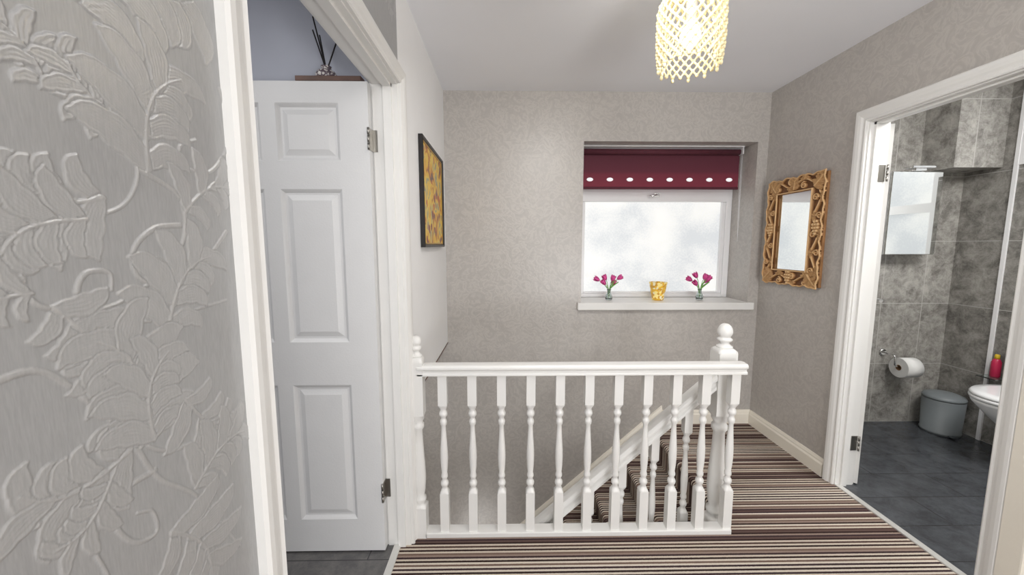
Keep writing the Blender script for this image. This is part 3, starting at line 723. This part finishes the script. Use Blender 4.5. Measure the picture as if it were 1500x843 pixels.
mb=MB(); mb.box(XL+0.002,XL+0.012,py0+0.02,py1-0.02,pz0+0.02,pz1-0.02); build(mb,'canvas','paint',parent=pa,label='abstract canvas in yellow, orange and grey')

# ------------------------------------------------------------------ carved mirror on right wall
my0,my1,mz0,mz1=2.20,2.70,1.085,1.79; mw=0.108
mi=empty('wall_mirror',(XR,(my0+my1)/2,mz0),'mirror in a carved light wood frame of leaves and grapes','mirror')
R3=Relief(my0,my1,mz0,mz1,0.0018); R3.H[:]=0.06; R3.vp=0.007
cy,cz=(my0+my1)/2,(mz0+mz1)/2
def cl(x,y,r=0.0075):
    for a,b in [(0,0),(1,0),(-1,0),(0.5,0.9),(-0.5,0.9),(0,-0.9),(1,-0.9),(-1,-0.9),(0.5,-1.8),(-0.5,-1.8),(0,-2.6)]:
        w=R3.win(x+a*2*r*0.9-r,x+a*2*r*0.9+r,y+b*2*r-r,y+b*2*r+r)
        if w is None: continue
        A,B,sj,si=w; D=np.hypot(A-x-a*2*r*0.9,B-y-b*2*r)/r
        R3.H[sj,si]=np.where(D<1,0.40+0.60*np.sqrt(np.clip(1-D*D,0,1)),R3.H[sj,si])
iy=0.5*(my1-my0)-mw*0.5; iz=0.5*(mz1-mz0)-mw*0.5
# running scroll: wavy vine around the whole frame, with a leaf and a curl in every bend
per=2*(2*iy+2*iz)
def rim_pt(sv):
    sv=sv%per; seg=[(cy-iy,cz-iz,1,0,2*iy),(cy+iy,cz-iz,0,1,2*iz),(cy+iy,cz+iz,-1,0,2*iy),(cy-iy,cz+iz,0,-1,2*iz)]
    for x,y,dx,dy,Ls in seg:
        if sv<=Ls: return x+dx*sv,y+dy*sv,math.atan2(dy,dx)
        sv-=Ls
    return x,y,0
NB=18; vine=[]
for i in range(NB*10+1):
    sv=per*i/(NB*10); x,y,a=rim_pt(sv); o=0.020*math.sin(2*math.pi*i/20)
    vine.append((x-math.sin(a)*o,y+math.cos(a)*o))
R3.stroke(vine,0.0065,0.0065,0.85)
for k in range(NB):
    sv=per*(k+0.5)/NB; x,y,a=rim_pt(sv); sg=1 if k%2==0 else -1
    n_=a+sg*math.pi/2
    ox,oy=x-0.012*math.cos(n_),y-0.012*math.sin(n_)
    R3.spiral(x-0.018*math.cos(n_),y-0.018*math.sin(n_),0.021,n_,1.4,0.0060,sg)
    for da,ll in ((-0.9,0.048),(0.9,0.048),(-0.35,0.056),(0.35,0.056)):
        bx_=x+0.016*math.cos(n_); by_=y+0.016*math.sin(n_)
        R3.lobe(bx_,by_,n_+da,ll*0.72,0.0088,curl=da*1.2)
for sy in (-1,1):
    for sz in (-1,1):
        cx_=cy+sy*iy; cz_=cz+sz*iz
        R3.leaf(cx_-sy*0.035,cz_-sz*0.035,cx_+sy*0.040,cz_+sz*0.040,0.05,3,1.7)
    cl(cy+sy*(iy-0.002),cz+0.035,0.0105)
R3.leaf(cy,mz1-0.090,cy,mz1-0.012,0,3,1.6)
cl(cy,mz0+0.075,0.010)
i_=mw-0.006
R3.stroke([(my0+i_,mz0+i_),(my1-i_,mz0+i_),(my1-i_,mz1-i_),(my0+i_,mz1-i_),(my0+i_,mz0+i_)],0.0065,0.0065,0.9)
def edge_off(t): return 0.005*np.sin(t*47)+0.003*np.sin(t*101+1)+0.007
def mask(A,B):
    ring=(np.abs(A-cy)>0.5*(my1-my0)-mw)|(np.abs(B-cz)>0.5*(mz1-mz0)-mw)
    return ring&(np.abs(A-cy)<0.5*(my1-my0)-edge_off(B))&(np.abs(B-cz)<0.5*(mz1-mz0)-edge_off(A))
# raised irregular rope edge
A,B=np.meshgrid(R3.a,R3.b)
de=np.minimum(0.5*(my1-my0)-edge_off(B)-np.abs(A-cy),0.5*(mz1-mz0)-edge_off(A)-np.abs(B-cz))
R3.H=np.maximum(R3.H,0.85*np.sqrt(np.clip(1-((de-0.006)/0.006)**2,0,1)))
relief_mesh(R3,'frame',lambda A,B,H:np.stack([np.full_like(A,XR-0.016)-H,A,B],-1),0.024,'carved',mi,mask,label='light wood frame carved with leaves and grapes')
mb=MB()
q=0.014
for b in [(XR-0.0165,XR-0.001,my0+q,my0+mw,mz0+q,mz1-q),(XR-0.0165,XR-0.001,my1-mw,my1-q,mz0+q,mz1-q),(XR-0.0165,XR-0.001,my0+mw,my1-mw,mz0+q,mz0+mw),(XR-0.0165,XR-0.001,my0+mw,my1-mw,mz1-mw,mz1-q)]: mb.box(*b)
build(mb,'backing','frameside',parent=mi)
mb=MB(); mb.box(XR-0.016,XR-0.010,my0+mw-0.001,my1-mw+0.001,mz0+mw-0.001,mz1-mw+0.001); build(mb,'mirror_glass','mirror',parent=mi)

# ------------------------------------------------------------------ pendant light
PX,PY=0.685,1.50
pe=empty('pendant_light',(PX,PY,HC),'cream beaded lattice pendant light shade hanging from the ceiling','ceiling light')
mb=MB(); mb.lathe(PX,PY,[(HC-0.022,0.018),(HC-0.018,0.045),(HC,0.05)],24); build(mb,'ceiling_rose','white',parent=pe)
mb=MB(); mb.tube([(PX,PY,HC-0.02),(PX,PY,HC-0.16)],0.004,8); mb.lathe(PX,PY,[(HC-0.235,0.018),(HC-0.165,0.02),(HC-0.15,0.012)],16); build(mb,'cord','white',parent=pe)
mb=MB(); mb.sphere((PX,PY,HC-0.29),0.036,16,12,(1,1,1.15)); build(mb,'bulb','bulb',parent=pe)
zt_,zb_=HC-0.125,HC-0.392; NS=22; ROW=14
def rad(z):
    f=(zt_-z)/(zt_-zb_)
    r=0.115
    if f<0.30: r-=0.045*((0.30-f)/0.30)**1.8
    if f>0.65: r-=0.008*((f-0.65)/0.35)**1.7
    return r
rowh=(zt_-zb_)/ROW
def node(r,k):
    z=zt_-r*rowh; a=2*math.pi*(k+0.5*(r%2))/NS
    return (PX+rad(z)*math.cos(a),PY+rad(z)*math.sin(a),z)
mb=MB()
for r in range(ROW):
    for k in range(NS):
        p=node(r,k)
        for q in (node(r+1,k),node(r+1,k-1 if r%2==0 else k+1)):
            mb.tube([p,q],0.0040,5)
        mb.sphere(p,0.0078,6,4,(1,1,1.15))
for k in range(NS):
    p=node(ROW,k); mb.sphere(p,0.0080,6,4)
    q=node(ROW,k+1); m_=((p[0]+q[0])/2,(p[1]+q[1])/2,p[2])
    if k%2==0: mb.sphere((p[0],p[1],p[2]-0.013),0.0068,6,4,(1,1,1.3))
ringpts=lambda z,r:[(PX+r*math.cos(2*math.pi*k/48),PY+r*math.sin(2*math.pi*k/48),z) for k in range(48)]
mb.tube(ringpts(zt_,rad(zt_)),0.004,6,True)
for a in (0,1,2): mb.tube([(PX,PY,zt_-0.03),(PX+rad(zt_)*math.cos(a*2.094),PY+rad(zt_)*math.sin(a*2.094),zt_)],0.003,6)
build(mb,'lamp_shade','bead',parent=pe,label='cream beaded diamond lattice shade')

# ------------------------------------------------------------------ bedroom shelf + diffuser
sh=empty('wall_shelf',(-0.70,1.74,1.985),'dark brown wooden shelf on the bedroom wall','shelf')
mb=MB(); mb.box(-0.835,-0.575,1.61,1.74,2.000,2.020); build(mb,'board','brown',parent=sh,bevel=0.002)
for x in (-0.80,-0.62):
    mb=MB(); mb.box(x,x+0.015,1.64,1.74,1.94,2.0); build(mb,'bracket','brown',parent=sh)
rx,ry,rz=-0.735,1.67,2.020
rd=empty('reed_diffuser',(rx,ry,rz),'patterned ceramic reed diffuser with black reeds on the shelf','reed diffuser')
mb=MB(); mb.lathe(rx,ry,[(rz,0.026),(rz+0.006,0.036),(rz+0.022,0.043),(rz+0.036,0.036),(rz+0.044,0.020),(rz+0.054,0.018),(rz+0.058,0.021),(rz+0.058,0.014),(rz+0.045,0.013)],24); build(mb,'bottle','patt',parent=rd)
for dx,dy,h in [(-0.052,0.01,0.205),(-0.035,-0.02,0.24),(-0.03,0.02,0.19),(0.045,0.0,0.15)]:
    mb=MB(); mb.tube([(rx-dx*0.08,ry-dy*0.08,rz+0.03),(rx+dx,ry+dy,rz+h)],0.0028,6); build(mb,'reed','reed',parent=rd)

# ------------------------------------------------------------------ bathroom contents
mc=empty('mirror_cabinet',(2.84,2.71,1.28),'wall mounted mirrored bathroom cabinet with chrome top rail','cabinet')
mb=MB(); mb.box(2.655,3.01,2.665,YB,1.285,1.855); build(mb,'body','pvc',parent=mc,bevel=0.002)
mb=MB(); mb.box(2.655,3.01,2.648,2.664,1.285,1.855); build(mb,'door','mirror',parent=mc,bevel=0.004,label='bevelled mirror door')
mb=MB(); mb.box(2.74,2.90,2.60,2.665,1.870,1.885); mb.box(2.78,2.86,2.62,2.70,1.855,1.871); build(mb,'light_bar','chrome',parent=mc,bevel=0.003)
ty=2.13
to=empty('toilet',(3.0,ty,0),'white ceramic toilet with closed seat beside the tiled wall','toilet')
def oval(cx,cy,a,b,z,n=32):
    out=[]
    for k in range(n):
        t=2*math.pi*k/n; c,s=math.cos(t),math.sin(t)
        xx=a*c if c<0 else a*0.85*(abs(c)**0.6)
        out.append((cx+xx,cy+b*s,z))
    return out
mb=MB(); cx=3.055
mb.rings([oval(3.14,ty,0.11,0.10,0),oval(3.14,ty,0.105,0.09,0.03),oval(3.13,ty,0.10,0.085,0.12),oval(3.12,ty,0.12,0.10,0.24),oval(3.09,ty,0.17,0.15,0.32),oval(cx,ty,0.215,0.18,0.400),oval(cx,ty,0.22,0.185,0.420)])
build(mb,'bowl','ceramic',parent=to)
mb=MB(); mb.rings([oval(cx,ty,0.223,0.188,0.423),oval(cx,ty,0.228,0.192,0.431),oval(cx,ty,0.226,0.19,0.443)]); build(mb,'seat','ceramic',parent=to)
mb=MB(); mb.rings([oval(cx,ty,0.223,0.187,0.446),oval(cx,ty,0.227,0.19,0.455),oval(cx,ty,0.215,0.18,0.467),oval(cx,ty,0.175,0.14,0.471)]); build(mb,'lid','ceramic',parent=to)
mb=MB(); mb.box(3.20,3.297,ty-0.17,ty+0.17,0.42,0.76); mb.box(3.193,3.298,ty-0.18,ty+0.18,0.762,0.790)
mb.lathe(3.245,ty,[(0.790,0.02),(0.798,0.018)],16); build(mb,'cistern','ceramic',parent=to,bevel=0.01)
bx_,by_=3.165,2.61
bi=empty('pedal_bin',(bx_,by_,0),'grey pedal bin on the dark bathroom floor','bin')
mb=MB(); mb.lathe(bx_,by_,[(0,0.104),(0.018,0.108),(0.02,0.104),(0.245,0.112),(0.25,0.110)],32); build(mb,'body','bin',parent=bi)
mb=MB(); mb.lathe(bx_,by_,[(0.250,0.112),(0.262,0.114),(0.275,0.106),(0.288,0.075),(0.293,0.03),(0.294,0.002)],32); build(mb,'lid','bin',parent=bi)
mb=MB(); mb.box(bx_-0.06,bx_-0.02,by_-0.135,by_-0.10,0.008,0.018); build(mb,'pedal','bindark',parent=bi,bevel=0.003)
hx_,hz_=2.93,0.47
hd=empty('toilet_roll_holder',(hx_,YB,hz_),'chrome toilet roll holder on the tiled wall','toilet roll holder')
mb=MB(); mb.T=Matrix.Translation((hx_-0.09,YB,hz_+0.08))@Matrix.Rotation(math.pi/2,4,'X'); mb.lathe(0,0,[(0,0.026),(0.008,0.026),(0.012,0.02)],20); mb.T=None
build(mb,'wall_plate','chrome',parent=hd)
mb=MB(); mb.tube([(hx_-0.09,YB-0.01,hz_+0.08),(hx_-0.09,YB-0.085,hz_+0.08),(hx_-0.088,YB-0.095,hz_+0.07),(hx_-0.085,YB-0.096,hz_+0.01),(hx_-0.075,YB-0.096,hz_),(hx_+0.07,YB-0.096,hz_)],0.006,10); build(mb,'arm','chrome',parent=hd)
def annulus(mb,L,ro,ri,n=32):
    rs=[[(r*math.cos(2*math.pi*k/n),r*math.sin(2*math.pi*k/n),z) for k in range(n)] for z,r in [(0,ri),(0,ro),(L,ro),(L,ri)]]
    mb.rings(rs,[False,True,False,True],False,True)
tr=empty('toilet_roll',(hx_,YB-0.096,hz_-0.06),'white toilet paper roll on a chrome holder','toilet roll')
mb=MB(); mb.T=Matrix.Translation((hx_-0.055,YB-0.096,hz_-0.011))@Matrix.Rotation(math.pi/2,4,'Y')
annulus(mb,0.115,0.072,0.021); mb.T=None
build(mb,'paper','paper',parent=tr)
mb=MB(); mb.T=Matrix.Translation((hx_-0.056,YB-0.096,hz_-0.011))@Matrix.Rotation(math.pi/2,4,'Y'); annulus(mb,0.117,0.0205,0.0175); mb.T=None; build(mb,'core','card',parent=tr)
gs=empty('corner_shelf',(3.25,2.42,0.47),'small glass shelf on the bathroom wall','shelf')
mb=MB(); mb.box(3.19,3.30,2.36,2.465,0.47,0.478); build(mb,'board','glass',parent=gs)
bo=empty('shampoo_bottle',(3.255,2.415,0.478),'pink plastic bottle with a yellow cap on a small shelf','bottle')
mb=MB(); z=0.478; mb.lathe(3.255,2.415,[(z,0.021),(z+0.004,0.024),(z+0.10,0.024),(z+0.12,0.016),(z+0.125,0.011)],20); build(mb,'body','bottlepink',parent=bo)
mb=MB(); mb.lathe(3.255,2.415,[(z+0.124,0.013),(z+0.150,0.012),(z+0.153,0.009)],16); build(mb,'cap','cap',parent=bo)

# ------------------------------------------------------------------ lights
def area(name,loc,target,size,energy,color=(1,1,1),sy=None):
    l=bpy.data.lights.new(name,'AREA'); l.energy=energy; l.color=color; l.size=size
    if sy: l.shape='RECTANGLE'; l.size_y=sy
    o=bpy.data.objects.new(name,l); o.location=loc
    o.rotation_euler=(Vector(target)-Vector(loc)).to_track_quat('-Z','Y').to_euler(); COL.objects.link(o); return o
def point(name,loc,energy,color=(1,1,1),r=0.06):
    l=bpy.data.lights.new(name,'POINT'); l.energy=energy; l.color=color; l.shadow_soft_size=r
    o=bpy.data.objects.new(name,l); o.location=loc; COL.objects.link(o); return o
point('pendant_bulb_light',(PX,PY,HC-0.30),16,(1,0.93,0.81),0.035)
area('hall_fill',(0.5,-2.0,2.2),(1.6,2.4,1.2),1.1,42,(1.0,0.985,0.96))  # added fill behind the camera, no lamp fitting here
area('ceiling_fill',(1.3,-1.9,0.7),(0.9,2.2,2.4),0.9,42,(0.99,0.99,1.0))  # unseen fill aimed upward, added to brighten the ceiling
area('landing_fill',(0.50,1.20,2.395),(1.25,1.75,0.7),0.6,18,(1.0,0.985,0.96))  # added soft fill above the landing, out of frame
area('bathroom_fill',(2.6,1.3,2.36),(2.7,1.9,0),0.8,40,(1.0,0.99,0.97))  # added fill so the bathroom is bright enough, no fitting modelled
area('bedroom_fill',(-1.5,0.6,2.36),(-1.3,1.0,0),0.9,15,(1,0.99,0.98))  # added out-of-view fill for the bedroom
point('stairwell_fill',(-0.2,2.3,-1.2),10,(1.0,0.98,0.96),0.2)  # added fill low in the stairwell, not a real lamp
point('stair_fill',(-0.95,2.2,0.30),3.0,(1.0,0.98,0.96),0.12)  # fill hidden in the side void, added to lighten the risers
w=bpy.data.worlds.new('world'); scene.world=w; w.use_nodes=True
bg=w.node_tree.nodes['Background']; bg.inputs[0].default_value=(0.98,0.98,1.0,1); bg.inputs[1].default_value=0.55

# ------------------------------------------------------------------ camera
cd=bpy.data.cameras.new('camera'); cd.sensor_width=36; cd.lens=F/1500*36; cd.clip_start=0.02
cam=bpy.data.objects.new('camera',cd); cam.location=(0,0,CH); cam.rotation_euler=(math.pi/2-PITCH,0,-YAW); COL.objects.link(cam); scene.camera=cam
scene.view_settings.view_transform='Standard'
